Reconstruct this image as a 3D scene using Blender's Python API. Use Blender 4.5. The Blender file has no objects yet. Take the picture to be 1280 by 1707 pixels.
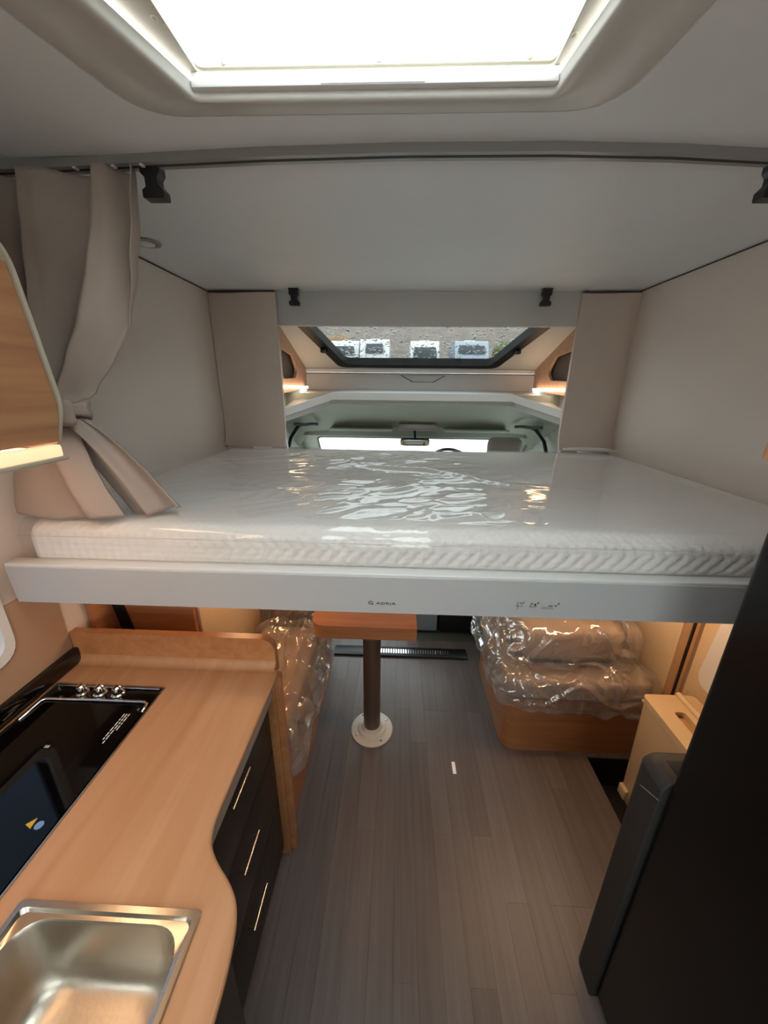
import bpy, bmesh, math, random
from mathutils import Vector, Matrix, noise
from mathutils.geometry import tessellate_polygon
random.seed(7)
SC = bpy.context.scene
COL = SC.collection
PI = math.pi

# ---------------------------------------------------------------- camera
F = 615.0; PITCH = math.atan(208 / F); YAW = math.radians(2.1); ROLL = math.radians(0.6); ZC = 1.70
def ray(u, v, f):
    c, s = math.cos(ROLL), math.sin(ROLL)
    u, v = u*c + v*s, -u*s + v*c
    fw = f*math.cos(PITCH) - v*math.sin(PITCH); dn = v*math.cos(PITCH) + f*math.sin(PITCH)
    return Vector((u*math.cos(YAW) - fw*math.sin(YAW), u*math.sin(YAW) + fw*math.cos(YAW), -dn))
cam_d = bpy.data.cameras.new('camera'); cam = bpy.data.objects.new('camera', cam_d); COL.objects.link(cam)
cam_d.sensor_fit = 'HORIZONTAL'; cam_d.sensor_width = 36; cam_d.lens = F/1280*36
cam_d.clip_start = 0.02; cam_d.clip_end = 300
R_, D_, B_ = ray(1, 0, 0), ray(0, 1, 0), ray(0, 0, 1)
cam.matrix_world = Matrix(((R_.x, -D_.x, -B_.x, 0), (R_.y, -D_.y, -B_.y, 0), (R_.z, -D_.z, -B_.z, ZC), (0, 0, 0, 1)))
SC.camera = cam

# ---------------------------------------------------------------- world, daylight, exposure
W = bpy.data.worlds.new('overcast'); SC.world = W; W.use_nodes = True
bg = W.node_tree.nodes['Background']; bg.inputs[0].default_value = (0.94, 0.98, 1.03, 1); bg.inputs[1].default_value = 2.3
SC.view_settings.view_transform = 'Standard'; SC.view_settings.look = 'None'
SC.view_settings.gamma = 1; SC.view_settings.use_curve_mapping = False
SC.view_settings.exposure = 1.84
SC.cycles.max_bounces = 14; SC.cycles.diffuse_bounces = 8; SC.cycles.glossy_bounces = 5
SC.cycles.transparent_max_bounces = 24; SC.cycles.transmission_bounces = 6
SC.cycles.sample_clamp_indirect = 6; SC.cycles.caustics_reflective = False; SC.cycles.caustics_refractive = False
# daylight comes through the skylights, the cab glazing and unseen rear openings added for light
def portal(name, loc, rot, sx, sy):
    l = bpy.data.lights.new(name, 'AREA'); l.shape = 'RECTANGLE'; l.size = sx; l.size_y = sy; l.cycles.is_portal = True
    o = bpy.data.objects.new(name, l); COL.objects.link(o); o.location = loc; o.rotation_euler = rot; return o
portal('skylight_portal', (-0.06, 0.42, 2.345), (0, 0, 0), 0.9, 0.8)
portal('windscreen_portal', (0.13, 3.55, 1.1), (math.radians(-57), 0, 0), 1.7, 0.9)
portal('sunroof_portal', (0.12, 2.52, 1.97), (math.radians(-161), 0, 0), 1.4, 0.66)

portal('added_skylight_portal', (.1, -1.0, 2.25), (0, 0, 0), 0.8, 0.7)  # this and the next portals serve the unseen openings added at the rear
portal('added_rear_portal', (.1, -1.66, 1.4), (math.radians(90), 0, 0), 1.4, 0.7)
portal('added_left_portal', (-1.07, -1.0, 1.3), (0, math.radians(-90), 0), 0.7, 0.85)
portal('added_right_portal', (1.28, -1.1, 1.3), (0, math.radians(90), 0), 0.7, 0.85)

# ---------------------------------------------------------------- materials
def lin(h):
    h = h.lstrip('#'); c = [int(h[i:i+2], 16)/255 for i in (0, 2, 4)]
    return tuple(x/12.92 if x <= .04045 else ((x+.055)/1.055)**2.4 for x in c) + (1,)
MATS = {}
def base(name):
    m = bpy.data.materials.new(name); m.use_nodes = True; MATS[name] = m
    nt = m.node_tree; return m, nt, nt.nodes['Principled BSDF'], nt.nodes['Material Output']
def N(nt, t, **kw):
    n = nt.nodes.new(t)
    for k, v in kw.items():
        if k.startswith('i_'):
            n.inputs[k[2:].replace('_', ' ')].default_value = v
        else: setattr(n, k, v)
    return n
def plain(name, col, rough=.5, metal=0., bs=0., bstr=.1, var=.0, vs=6., spec=.5, stretch=None, coat=0.):
    m, nt, p, o = base(name)
    c = lin(col); p.inputs['Base Color'].default_value = c
    p.inputs['Roughness'].default_value = rough; p.inputs['Metallic'].default_value = metal
    p.inputs['Specular IOR Level'].default_value = spec; p.inputs['Coat Weight'].default_value = coat
    tc = N(nt, 'ShaderNodeTexCoord')
    mp = N(nt, 'ShaderNodeMapping'); nt.links.new(tc.outputs['Object'], mp.inputs[0])
    if stretch: mp.inputs['Scale'].default_value = stretch
    n = N(nt, 'ShaderNodeTexNoise'); n.inputs['Scale'].default_value = vs; n.inputs['Detail'].default_value = 4
    nt.links.new(mp.outputs[0], n.inputs['Vector'])
    mx = N(nt, 'ShaderNodeMix', data_type='RGBA'); v = max(var, .03)
    mx.inputs[6].default_value = tuple(x*(1-v) for x in c[:3]) + (1,); mx.inputs[7].default_value = tuple(min(1, x*(1+v)) for x in c[:3]) + (1,)
    nt.links.new(n.outputs['Fac'], mx.inputs[0]); nt.links.new(mx.outputs[2], p.inputs['Base Color'])
    if bs:
        n2 = N(nt, 'ShaderNodeTexNoise'); n2.inputs['Scale'].default_value = bs; n2.inputs['Detail'].default_value = 3
        nt.links.new(mp.outputs[0], n2.inputs['Vector'])
        b = N(nt, 'ShaderNodeBump'); b.inputs['Strength'].default_value = bstr; b.inputs['Distance'].default_value = .01
        nt.links.new(n2.outputs['Fac'], b.inputs['Height']); nt.links.new(b.outputs[0], p.inputs['Normal'])
    return m
def wood(name, a, b, sc=(3, 40, 40), rough=.38):
    m, nt, p, o = base(name)
    tc = N(nt, 'ShaderNodeTexCoord'); mp = N(nt, 'ShaderNodeMapping'); mp.inputs['Scale'].default_value = sc
    nt.links.new(tc.outputs['Object'], mp.inputs[0])
    n = N(nt, 'ShaderNodeTexNoise'); n.inputs['Scale'].default_value = 1.; n.inputs['Detail'].default_value = 6; n.inputs['Distortion'].default_value = .6
    nt.links.new(mp.outputs[0], n.inputs['Vector'])
    r = N(nt, 'ShaderNodeValToRGB'); r.color_ramp.elements[0].position = .3; r.color_ramp.elements[1].position = .72
    r.color_ramp.elements[0].color = lin(a); r.color_ramp.elements[1].color = lin(b)
    nt.links.new(n.outputs['Fac'], r.inputs[0]); nt.links.new(r.outputs[0], p.inputs['Base Color'])
    p.inputs['Roughness'].default_value = rough
    bp = N(nt, 'ShaderNodeBump'); bp.inputs['Strength'].default_value = .04; bp.inputs['Distance'].default_value = .003
    nt.links.new(n.outputs['Fac'], bp.inputs['Height']); nt.links.new(bp.outputs[0], p.inputs['Normal'])
    return m
def glassy(name, tint, refl=1.0, rough=.0, haze=0., hazecol='#ffffff', bump=0, bscale=20, f0=.04):
    m, nt, p, o = base(name); nt.nodes.remove(p)
    t = N(nt, 'ShaderNodeBsdfTransparent'); t.inputs[0].default_value = lin(tint)
    g = N(nt, 'ShaderNodeBsdfGlossy'); g.inputs['Roughness'].default_value = rough; g.inputs[0].default_value = (refl, refl, refl, 1)
    ge = N(nt, 'ShaderNodeNewGeometry'); dt = N(nt, 'ShaderNodeVectorMath', operation='DOT_PRODUCT')
    nt.links.new(ge.outputs['Incoming'], dt.inputs[0]); nt.links.new(ge.outputs['Normal'], dt.inputs[1])
    ab = N(nt, 'ShaderNodeMath', operation='ABSOLUTE'); nt.links.new(dt.outputs['Value'], ab.inputs[0])
    su = N(nt, 'ShaderNodeMath', operation='SUBTRACT', use_clamp=True); su.inputs[0].default_value = 1; nt.links.new(ab.outputs[0], su.inputs[1])
    pw_ = N(nt, 'ShaderNodeMath', operation='POWER'); pw_.inputs[1].default_value = 5; nt.links.new(su.outputs[0], pw_.inputs[0])
    fr = N(nt, 'ShaderNodeMath', operation='MULTIPLY_ADD'); fr.inputs[1].default_value = 1-f0; fr.inputs[2].default_value = f0; nt.links.new(pw_.outputs[0], fr.inputs[0])
    mx = N(nt, 'ShaderNodeMixShader'); nt.links.new(fr.outputs[0], mx.inputs[0]); nt.links.new(t.outputs[0], mx.inputs[1]); nt.links.new(g.outputs[0], mx.inputs[2])
    out = mx
    if haze:
        d = N(nt, 'ShaderNodeBsdfDiffuse'); d.inputs[0].default_value = lin(hazecol)
        m2 = N(nt, 'ShaderNodeMixShader'); m2.inputs[0].default_value = haze
        nt.links.new(mx.outputs[0], m2.inputs[1]); nt.links.new(d.outputs[0], m2.inputs[2]); out = m2
    if bump:
        tc = N(nt, 'ShaderNodeTexCoord'); n = N(nt, 'ShaderNodeTexNoise'); n.inputs['Scale'].default_value = bscale; n.inputs['Detail'].default_value = 5; n.inputs['Distortion'].default_value = 1.2
        nt.links.new(tc.outputs['Object'], n.inputs['Vector'])
        b = N(nt, 'ShaderNodeBump'); b.inputs['Strength'].default_value = bump; b.inputs['Distance'].default_value = .01
        nt.links.new(n.outputs['Fac'], b.inputs['Height'])
        nt.links.new(b.outputs[0], g.inputs['Normal']); nt.links.new(b.outputs[0], dt.inputs[1])
    nt.links.new(out.outputs[0], o.inputs[0]); return m
def emit(name, col, s):
    m, nt, p, o = base(name); p.inputs['Base Color'].default_value = lin(col)
    p.inputs['Emission Color'].default_value = lin(col); p.inputs['Emission Strength'].default_value = s; return m

plain('ceil', '#d6d7d7', .55, bs=300, bstr=.03, var=.02)
plain('wallw', '#d6c9c0', .7, bs=260, bstr=.06, var=.03)
plain('shaft', '#f4f2ec', .4)
plain('surround', '#c4c1bb', .32)
plain('cream', '#d6d0c2', .4)
plain('white', '#acabab', .42)
plain('whitegloss', '#d6d5d3', .32)
plain('track', '#8d8b88', .4, metal=.3)
plain('blackplastic', '#141416', .4)
plain('fascia', '#bcbab6', .6, bs=200, bstr=.04)
plain('curtain', '#a29288', .9, bs=700, bstr=.25, var=.05, spec=.2)
plain('colfab', '#c3b2a6', .75, bs=400, bstr=.08, var=.04, spec=.3)
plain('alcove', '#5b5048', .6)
wood('wood', '#a96f45', '#bd8658', (30, 3, 30))
wood('woodtop', '#b08059', '#be916d', (26, 2.2, 26), .42)
wood('woodx', '#96603b', '#aa754d', (3, 30, 40))
wood('wooddoor', '#8f5f40', '#a87850', (30, 2.5, 45), .45)
plain('edge', '#a99c8a', .45)
wood('woodloft', '#b28a72', '#c29b82', (3, 30, 40))
plain('blackfront', '#1a1717', .4)
plain('blackgloss', '#0b0a0b', .12, spec=.5)
plain('fridge', '#080808', .32, spec=.3)
plain('postgrey', '#2d2b2a', .6, spec=.3)
plain('railgrey', '#a2a2a5', .5)
plain('steel', '#c4bfb6', .24, metal=1., bs=60, bstr=.01)
plain('steelbrush', '#b9b2a6', .34, metal=1., bs=120, bstr=.03)
plain('chrome', '#dedede', .2, metal=1.)
plain('hobglass', '#070606', .05, spec=.25)
plain('print', '#d8d4cc', .6)
plain('mattress', '#d6d1cc', .85, bs=160, bstr=.35, var=.03, spec=.2)
plain('uphol', '#a58f80', .85, bs=600, bstr=.2, spec=.2, var=.06)
plain('pillar', '#6b594e', .35, metal=.5)
plain('basewhite', '#cfcac0', .35)
plain('doorcream', '#d3bb98', .5)
plain('bincream', '#cdb795', .45)
plain('kitchwall', '#a8886f', .6, var=.04)
plain('stepblack', '#060606', .7)
plain('cabgrey', '#a9aea1', .6)
plain('cabdark', '#4b4f4b', .6)
plain('headgrey', '#7d8279', .6)
plain('frameblack', '#060608', .5, spec=.25)
plain('headrest', '#8b8782', .7)
plain('bluegrey', '#7d8d96', .6)
plain('ink', '#3a3838', .5)
plain('sticker', '#aeaca8', .35)
plain('tan', '#b08a63', .55)
plain('vanwhite', '#c2c4c5', .4)
plain('vangrey', '#8e99a6', .35, metal=.2)
plain('vanglass', '#50565c', .15)
plain('vanlow', '#9aa0a6', .45)
plain('tyre', '#1a1a1a', .8)
plain('asphalt', '#c9cbc9', .7, bs=3, bstr=.2, var=.12, vs=.5)
plain('hill', '#6a6058', .95, var=.5, vs=.8)
plain('leaf', '#5f6242', .9, var=.35, vs=4)
plain('plainwhite', '#fdfdfc', .4)
glassy('glass', '#f4f8f6', .9)
glassy('tint', '#c4c8c6', .8)
glassy('film', '#fcfcfc', 1.0, .05, .05, '#ffffff', .05, 14, .05)
glassy('filmcr', '#f4f4f4', 1.0, .06, .08, '#ffffff', .12, 24, .15)
glassy('dimglass', '#7d8893', .8)
glassy('drop', '#d5d9d9', 1.0, .05, .5)
emit('ledwarm', '#ffcf9e', 3.2)
emit('ledbench', '#ffcf9c', 17.0)
emit('ledcab', '#ffddb4', 2.0)
emit('leddiff', '#ffdcac', .20)
# mirror
plain('mirror', '#cfd6d6', .03, metal=1.)
# floor plank material: colour differs plank by plank
def plankmat():
    m, nt, p, o = base('plank')
    tc = N(nt, 'ShaderNodeTexCoord'); oi = N(nt, 'ShaderNodeObjectInfo'); mp = N(nt, 'ShaderNodeMapping'); mp.inputs['Scale'].default_value = (60, 2.5, 1)
    ad = N(nt, 'ShaderNodeVectorMath', operation='ADD'); nt.links.new(tc.outputs['Object'], ad.inputs[0]); nt.links.new(oi.outputs['Location'], ad.inputs[1])
    nt.links.new(ad.outputs[0], mp.inputs[0])
    n = N(nt, 'ShaderNodeTexNoise'); n.inputs['Scale'].default_value = 1; n.inputs['Detail'].default_value = 5; nt.links.new(mp.outputs[0], n.inputs['Vector'])
    r = N(nt, 'ShaderNodeValToRGB'); r.color_ramp.elements[0].position = .25; r.color_ramp.elements[1].position = .8
    r.color_ramp.elements[0].color = lin('#544c4a'); r.color_ramp.elements[1].color = lin('#68615f')
    mt = N(nt, 'ShaderNodeMath', operation='MULTIPLY_ADD'); mt.inputs[1].default_value = .35; nt.links.new(oi.outputs['Random'], mt.inputs[0]); 
    sc = N(nt, 'ShaderNodeMath', operation='MULTIPLY'); sc.inputs[1].default_value = .75; nt.links.new(n.outputs['Fac'], sc.inputs[0]); nt.links.new(sc.outputs[0], mt.inputs[2])
    nt.links.new(mt.outputs[0], r.inputs[0]); nt.links.new(r.outputs[0], p.inputs['Base Color'])
    p.inputs['Roughness'].default_value = .42
    return m
plankmat()

# ---------------------------------------------------------------- helpers
def setp(o, label=None, cat=None, group=None, kind=None):
    if label: o['label'] = label
    if cat: o['category'] = cat
    if group: o['group'] = group
    if kind: o['kind'] = kind
    return o
def obj(name, bm, mat, parent=None, smooth=False, auto=None):
    me = bpy.data.meshes.new(name)
    bmesh.ops.recalc_face_normals(bm, faces=bm.faces)
    bm.to_mesh(me); bm.free()
    me.materials.append(MATS[mat] if isinstance(mat, str) else mat)
    if smooth: me.shade_smooth()
    if auto is not None: me.shade_smooth(); me.set_sharp_from_angle(angle=math.radians(auto))
    o = bpy.data.objects.new(name, me); COL.objects.link(o)
    if parent:
        o.parent = parent
        o.matrix_parent_inverse = parent.matrix_basis.inverted()
    return o
def empty(name, loc, label, cat, group=None):
    e = bpy.data.objects.new(name, None); COL.objects.link(e); e.location = loc; e.empty_display_size = .05
    return setp(e, label, cat, group)
def box(bm, a, b, bev=0, seg=2):
    r = bmesh.ops.create_cube(bm, size=1); vs = r['verts']
    for v in vs: v.co = Vector([(a[i]+b[i])/2 + v.co[i]*(b[i]-a[i]) for i in range(3)])
    if bev:
        es = list({e for v in vs for e in v.link_edges})
        bmesh.ops.bevel(bm, geom=es, offset=bev, segments=seg, affect='EDGES', profile=.5)
    return bm
def bx(name, a, b, mat, parent=None, bev=.003, seg=2):
    a, b = [min(a[i], b[i]) for i in range(3)], [max(a[i], b[i]) for i in range(3)]
    return obj(name, box(bmesh.new(), a, b, bev, seg), mat, parent, auto=40 if bev else None)
def rpoly(pts, r, n=6):
    """fillet the corners of a closed 2-D polygon; r is one radius or one for each corner"""
    out = []; k = len(pts)
    for i in range(k):
        p = Vector(pts[i]); a = Vector(pts[i-1]); c = Vector(pts[(i+1) % k]); rr = r[i] if isinstance(r, (list, tuple)) else r
        if rr <= 0: out.append(tuple(p)); continue
        u = (a-p).normalized(); w = (c-p).normalized(); ang = u.angle(w)
        if ang > 3.1: out.append(tuple(p)); continue
        d = min(rr/math.tan(ang/2), .49*(a-p).length, .49*(c-p).length); q0 = p+u*d; q1 = p+w*d
        for j in range(n+1):
            t = j/n; out.append(tuple(q0*(1-t)**2 + p*2*t*(1-t) + q1*t*t))
    return out
def rect(x0, x1, y0, y1): return [(x0, y0), (x1, y0), (x1, y1), (x0, y1)]
XY = lambda u, v, w: (u, v, w)
YZ = lambda u, v, w: (w, u, v)
XZ = lambda u, v, w: (u, w, v)
def plate(bm, loops, w0, w1, mp=XY):
    """slab with holes: loops[0] is the outline, the rest holes"""
    flat = [p for l in loops for p in l]
    tris = tessellate_polygon([[Vector((p[0], p[1], 0)) for p in l] for l in loops])
    lo = [bm.verts.new(mp(p[0], p[1], w0)) for p in flat]; hi = [bm.verts.new(mp(p[0], p[1], w1)) for p in flat]
    for t in tris:
        try: bm.faces.new([hi[i] for i in t]); bm.faces.new([lo[i] for i in reversed(t)])
        except ValueError: pass
    s = 0
    for l in loops:
        k = len(l)
        for i in range(k):
            a, b = s+i, s+(i+1) % k
            bm.faces.new((lo[a], lo[b], hi[b], hi[a]))
        s += k
    return bm
def pl(name, loops, w0, w1, mat, parent=None, mp=XY, auto=35):
    return obj(name, plate(bmesh.new(), loops, w0, w1, mp), mat, parent, auto=auto)
def loft(bm, rings, cap0=False, cap1=False, closed=True):
    vs = [[bm.verts.new(p) for p in r] for r in rings]; k = len(rings[0])
    for a, b in zip(vs, vs[1:]):
        for i in range(k if closed else k-1):
            j = (i+1) % k; bm.faces.new((a[i], a[j], b[j], b[i]))
    if cap0: bm.faces.new(list(reversed(vs[0])))
    if cap1: bm.faces.new(vs[-1])
    return bm
def tube(bm, path, r, n=10, caps=True):
    P = [Vector(p) for p in path]; rings = []
    for i, p in enumerate(P):
        t = (P[min(i+1, len(P)-1)] - P[max(i-1, 0)]).normalized()
        up = Vector((0, 0, 1)) if abs(t.z) < .9 else Vector((1, 0, 0))
        a = t.cross(up).normalized(); b = t.cross(a).normalized(); rr = r[i] if isinstance(r, (list, tuple)) else r
        rings.append([p + a*rr*math.cos(2*PI*j/n) + b*rr*math.sin(2*PI*j/n) for j in range(n)])
    return loft(bm, rings, caps, caps)
def tb(name, path, r, mat, parent=None, n=10): return obj(name, tube(bmesh.new(), path, r, n), mat, parent, auto=50)
def lathe(bm, prof, c, n=32):
    rings = [[(c[0]+r*math.cos(2*PI*j/n), c[1]+r*math.sin(2*PI*j/n), c[2]+z) for j in range(n)] for r, z in prof]
    return loft(bm, rings, True, True)
def softbox(bm, a, b, r, cuts=6, disp=None):
    """rounded cushion block; disp(co, normal) returns an offset along the normal"""
    c = [(a[i]+b[i])/2 for i in range(3)]; h = [(b[i]-a[i])/2 for i in range(3)]
    rr = bmesh.ops.create_cube(bm, size=2); vs0 = rr['verts']
    es = list({e for v in vs0 for e in v.link_edges})
    bmesh.ops.subdivide_edges(bm, edges=es, cuts=cuts, use_grid_fill=True)
    for v in bm.verts:
        p = Vector([v.co[i]*h[i] for i in range(3)])
        q = Vector([max(-h[i]+r, min(h[i]-r, p[i])) for i in range(3)])
        d = p-q; n = d.normalized() if d.length > 1e-6 else Vector((0, 0, 1))
        p = q + n*r
        co = Vector(c)+p
        if disp: co += n*disp(co, n)
        v.co = co
    return bm
def ridged(p, sc, seed=0):
    q = Vector((p[0]*sc[0]+seed, p[1]*sc[1], p[2]*sc[2]))
    w = noise.noise_vector(q*.6)*.7
    a = 1-abs(noise.noise(q+w))*2.2; b = 1-abs(noise.noise(q*2.3+w*1.5))*2.2
    return max(0, a)**2 + .5*max(0, b)**2
def text(name, body, size, mat, mtx, parent, ext=.0006):
    c = bpy.data.curves.new(name, 'FONT'); c.body = body; c.size = size; c.extrude = ext; c.align_x = 'LEFT'; c.resolution_u = 3
    t = bpy.data.objects.new(name, c); COL.objects.link(t); bpy.context.view_layer.update()
    me = bpy.data.meshes.new_from_object(t.evaluated_get(bpy.context.evaluated_depsgraph_get()))
    bpy.data.objects.remove(t); me.transform(mtx); me.materials.clear(); me.materials.append(MATS[mat])
    o = bpy.data.objects.new(name, me); COL.objects.link(o)
    if parent: o.parent = parent; o.matrix_parent_inverse = parent.matrix_basis.inverted()
    return o

XL, XR, ZT = -1.01, 1.22, 2.165

# ================================================================ THE SETTING
# ---- floor: slab with a step well by the entrance door, planks on top
STEP = rect(.93, 1.215, .72, 1.36)
floor = pl('floor', [rect(-1.05, 1.26, -1.62, 3.75), STEP], -.05, -.006, 'cabdark'); setp(floor, kind='structure', label='brown-grey plank floor of the aisle')
well = bmesh.new(); box(well, (.931, .721, -.20), (1.214, 1.359, -.18)); ow = obj('step_well', well, 'stepblack', floor)
wb = bmesh.new()
for a, b in (((.925, .72, -.2), (.932, 1.36, -.006)), ((.93, .715, -.2), (1.215, .722, -.006)), ((.93, 1.358, -.2), (1.215, 1.365, -.006))): box(wb, a, b)
obj('step_lining', wb, 'stepblack', floor)
pw = .078; plank_meshes = {}
def plank(x0, y0, y1):
    L = round(y1-y0, 3)
    if L < .03: return
    if L not in plank_meshes:
        bm = box(bmesh.new(), (0, 0, -.006), (pw-.0003, L-.0003, 0), .0003, 1)
        me = bpy.data.meshes.new('plank'); bm.to_mesh(me); bm.free(); me.materials.append(MATS['plank']); plank_meshes[L] = me
    o = bpy.data.objects.new('plank', plank_meshes[L]); COL.objects.link(o); o.location = (x0, y0, 0); o.parent = floor
x = -.45
while x < .925 - pw*.5:
    y = -.6 - random.choice((0, .2, .4, .6))
    while y < 2.2:
        y1 = min(y + random.choice((.6, .8, 1.0)), 2.2); plank(x, max(y, -.6), y1); y = y1
    x += pw
while x < 1.2 - pw*.4:
    plank(x, 1.362, 2.2); x += pw

# ---- walls
KW = rpoly(rect(.15, .752, 1.035, 1.42), .05)
wl = pl('wall_left', [rect(-1.6, 2.19, 0, ZT), KW, rpoly(rect(-1.4, -.6, .98, 1.64), .06)], XL-.04, XL, 'wallw', mp=YZ); setp(wl, kind='structure', label='pale grey-beige wall panel behind the kitchen and bed')
DOORH = rect(.74, 1.34, .0, 1.95)
wr = pl('wall_right', [[(-1.6, -.2), (2.19, -.2), (2.19, ZT), (-1.6, ZT)], rpoly(rect(.75, 1.30, -.17, 1.9), .06), rpoly(rect(-1.5, -.7, .98, 1.64), .06)], XR, XR+.04, 'wallw', mp=YZ); setp(wr, kind='structure', label='pale grey-beige wall panel with the entrance door')
RW = rpoly(rect(-.55, .75, 1.08, 1.72), .06)
wbk = pl('wall_back', [rect(XL-.04, XR+.04, 0, ZT), RW], -1.64, -1.6, 'wallw', mp=XZ); setp(wbk, kind='structure', label='pale wall at the rear end of the aisle')
# unseen windows added behind the viewer for more daylight
def added_rear_window(nm, loop, w_in, s, mp, label):
    cu_, cv_ = sum(p[0] for p in loop)/len(loop), sum(p[1] for p in loop)/len(loop)
    big = [(cu_+(u-cu_)*1.06, cv_+(v-cv_)*1.1) for u, v in loop]
    e = empty(nm, mp(cu_, min(v for u, v in loop), w_in), label, 'window'); e['kind'] = 'structure'; del e['category']
    pl('window_frame', [big, loop], min(w_in, w_in+s*.012), max(w_in, w_in+s*.012), 'cream', e, mp)
    pl('pane', [loop], w_in-s*.03-.002, w_in-s*.03+.002, 'glass', e, mp)
added_rear_window('added_window_3', RW, -1.6, 1, XZ, 'wide unseen window added in the back wall for light')
added_rear_window('added_window_6', rpoly(rect(-1.4, -.6, .98, 1.64), .06), XL, 1, YZ, 'unseen side window added behind the kitchen for light')
added_rear_window('added_window_7', rpoly(rect(-1.5, -.7, .98, 1.64), .06), XR, -1, YZ, 'unseen side window added behind the fridge for light')

# ---- ceiling with the skylight opening
SKY = [(-.358, .806), (.246, .808), (.345, .06), (-.585, .06)]
INN = [(-.345, .800), (.236, .800), (.236, .10), (-.345, .10)]
def off(poly, dx, dy=None):
    dy = dx if dy is None else dy
    cx = sum(p[0] for p in poly)/4; cy = sum(p[1] for p in poly)/4
    return [(x + (dx if x > cx else -dx), y + (dy if y > cy else -dy)) for x, y in poly]
OUT = off(SKY, .12, .05)
ceil = pl('ceiling', [rect(XL-.04, XR+.04, -1.64, .97), rpoly(OUT, .10, 8), rpoly(rect(-.25, .45, -1.3, -.7), .05, 4)], ZT, ZT+.03, 'ceil'); setp(ceil, kind='structure', label='pale grey ceiling with the skylight opening')
obj('ceiling_panel', box(bmesh.new(), (XL-.04, .97, ZT+.002), (XR+.04, 2.17, ZT+.032)), 'ceil', ceil)
bm = bmesh.new()
prof = [(.121, .051, ZT+.003, .10), (.115, .046, ZT-.001, .10), (.085, .03, ZT+.005, .085), (.045, .015, ZT+.002, .06), (.02, .006, ZT-.004, .03), (.006, .003, ZT-.007, .014), (.0, .0, ZT-.006, .008), (-.002, -.002, ZT-.002, .013), (-.002, -.002, ZT+.014, .012)]
loft(bm, [[(p[0], p[1], z) for p in rpoly(off(SKY, dx, dy), r, 8)] for dx, dy, z, r in prof])
sk = empty('window_1', (-.06, .42, ZT), 'large roof skylight with moulded pale surround and bright white shaft', 'skylight'); sk['kind'] = 'structure'; del sk['category']
obj('surround', bm, 'surround', sk, auto=60)
def ring(name, P0, P1, z0, z1, mat, r=.012, parent=None):
    return pl(name, [rpoly(P0, r, 4), rpoly(P1, r, 4)], z0, z1, mat, parent or sk)
bx('blind_cassette', (-.357, .792, ZT+.003), (.245, .806, ZT+.0235), 'whitegloss', sk, .003)
bx('cassette_label', (-.14, .7915, ZT+.005), (.03, .7925, ZT+.009), 'sticker', sk, 0)
scr = ring('screw_flange', off(SKY, .004), INN, ZT+.024, ZT+.030, 'cream')
ring('inner_frame', off(INN, .03), off(INN, .0, -.004), ZT+.030, ZT+.042, 'cream')
ring('upper_frame', off(INN, .03), off(INN, .002), ZT+.042, ZT+.068, 'shaft')
ring('shaft', off(INN, .03), off(INN, .008), ZT+.068, ZT+.16, 'shaft')
ring('dome_frame', off(INN, .06), off(INN, -.02), ZT+.16, ZT+.172, 'shaft')
def screw(mtx):
    bm = lathe(bmesh.new(), [(.0045, 0), (.0045, .002), (.002, .0035)], (0, 0, 0), 12); bm.transform(mtx); obj('screw', bm, 'cream', scr, auto=40)
for x in (-.30, -.045, .195): screw(Matrix.Translation((x, .797, ZT+.036)) @ Matrix.Rotation(PI/2, 4, 'X'))
for x, y in ((-.356, .70), (-.375, .60), (.243, .74), (.252, .63)): screw(Matrix.Translation((x, y, ZT+.024)) @ Matrix.Rotation(PI, 4, 'X'))
pl('dome_pane', [rpoly(off(INN, .04), .04, 4)], ZT+.178, ZT+.183, 'glass', sk)
w8 = empty('added_window_8', (.1, -1.0, ZT), 'unseen second roof skylight added over the rear area for light', 'skylight'); w8['kind'] = 'structure'; del w8['category']  # unseen skylight added at the rear to brighten the room
RS = rect(-.25, .45, -1.3, -.7)
pl('window_frame', [rpoly(off(RS, .04), .06, 4), rpoly(RS, .05, 4)], ZT-.008, ZT+.09, 'shaft', w8)
pl('pane', [rpoly(off(RS, .02), .05, 4)], ZT+.092, ZT+.096, 'glass', w8)
# ---- curtain track across the ceiling
tp = [(-1.01, 1.005), (-.8, .995), (-.59, .98), (-.3, .962), (0, .953), (.3, .955), (.55, .968), (.76, .99), (1.0, 1.03), (1.21, 1.08)]
def track(dy0, dy1, z0, z1):
    return loft(bmesh.new(), [[(x, y+dy0, z0), (x, y+dy1, z0), (x, y+dy1, z1), (x, y+dy0, z1)] for x, y in tp], True, True)
t1 = obj('trim_1', track(-.016, .016, ZT-.016, ZT+.003), 'track', auto=30); setp(t1, kind='structure', label='grey curtain track running across the ceiling')
obj('track_slot', track(-.004, .004, ZT-.0165, ZT-.0155), 'postgrey', t1)
for s, xx in ((0, -.56), (0, .2)):
    pass

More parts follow.
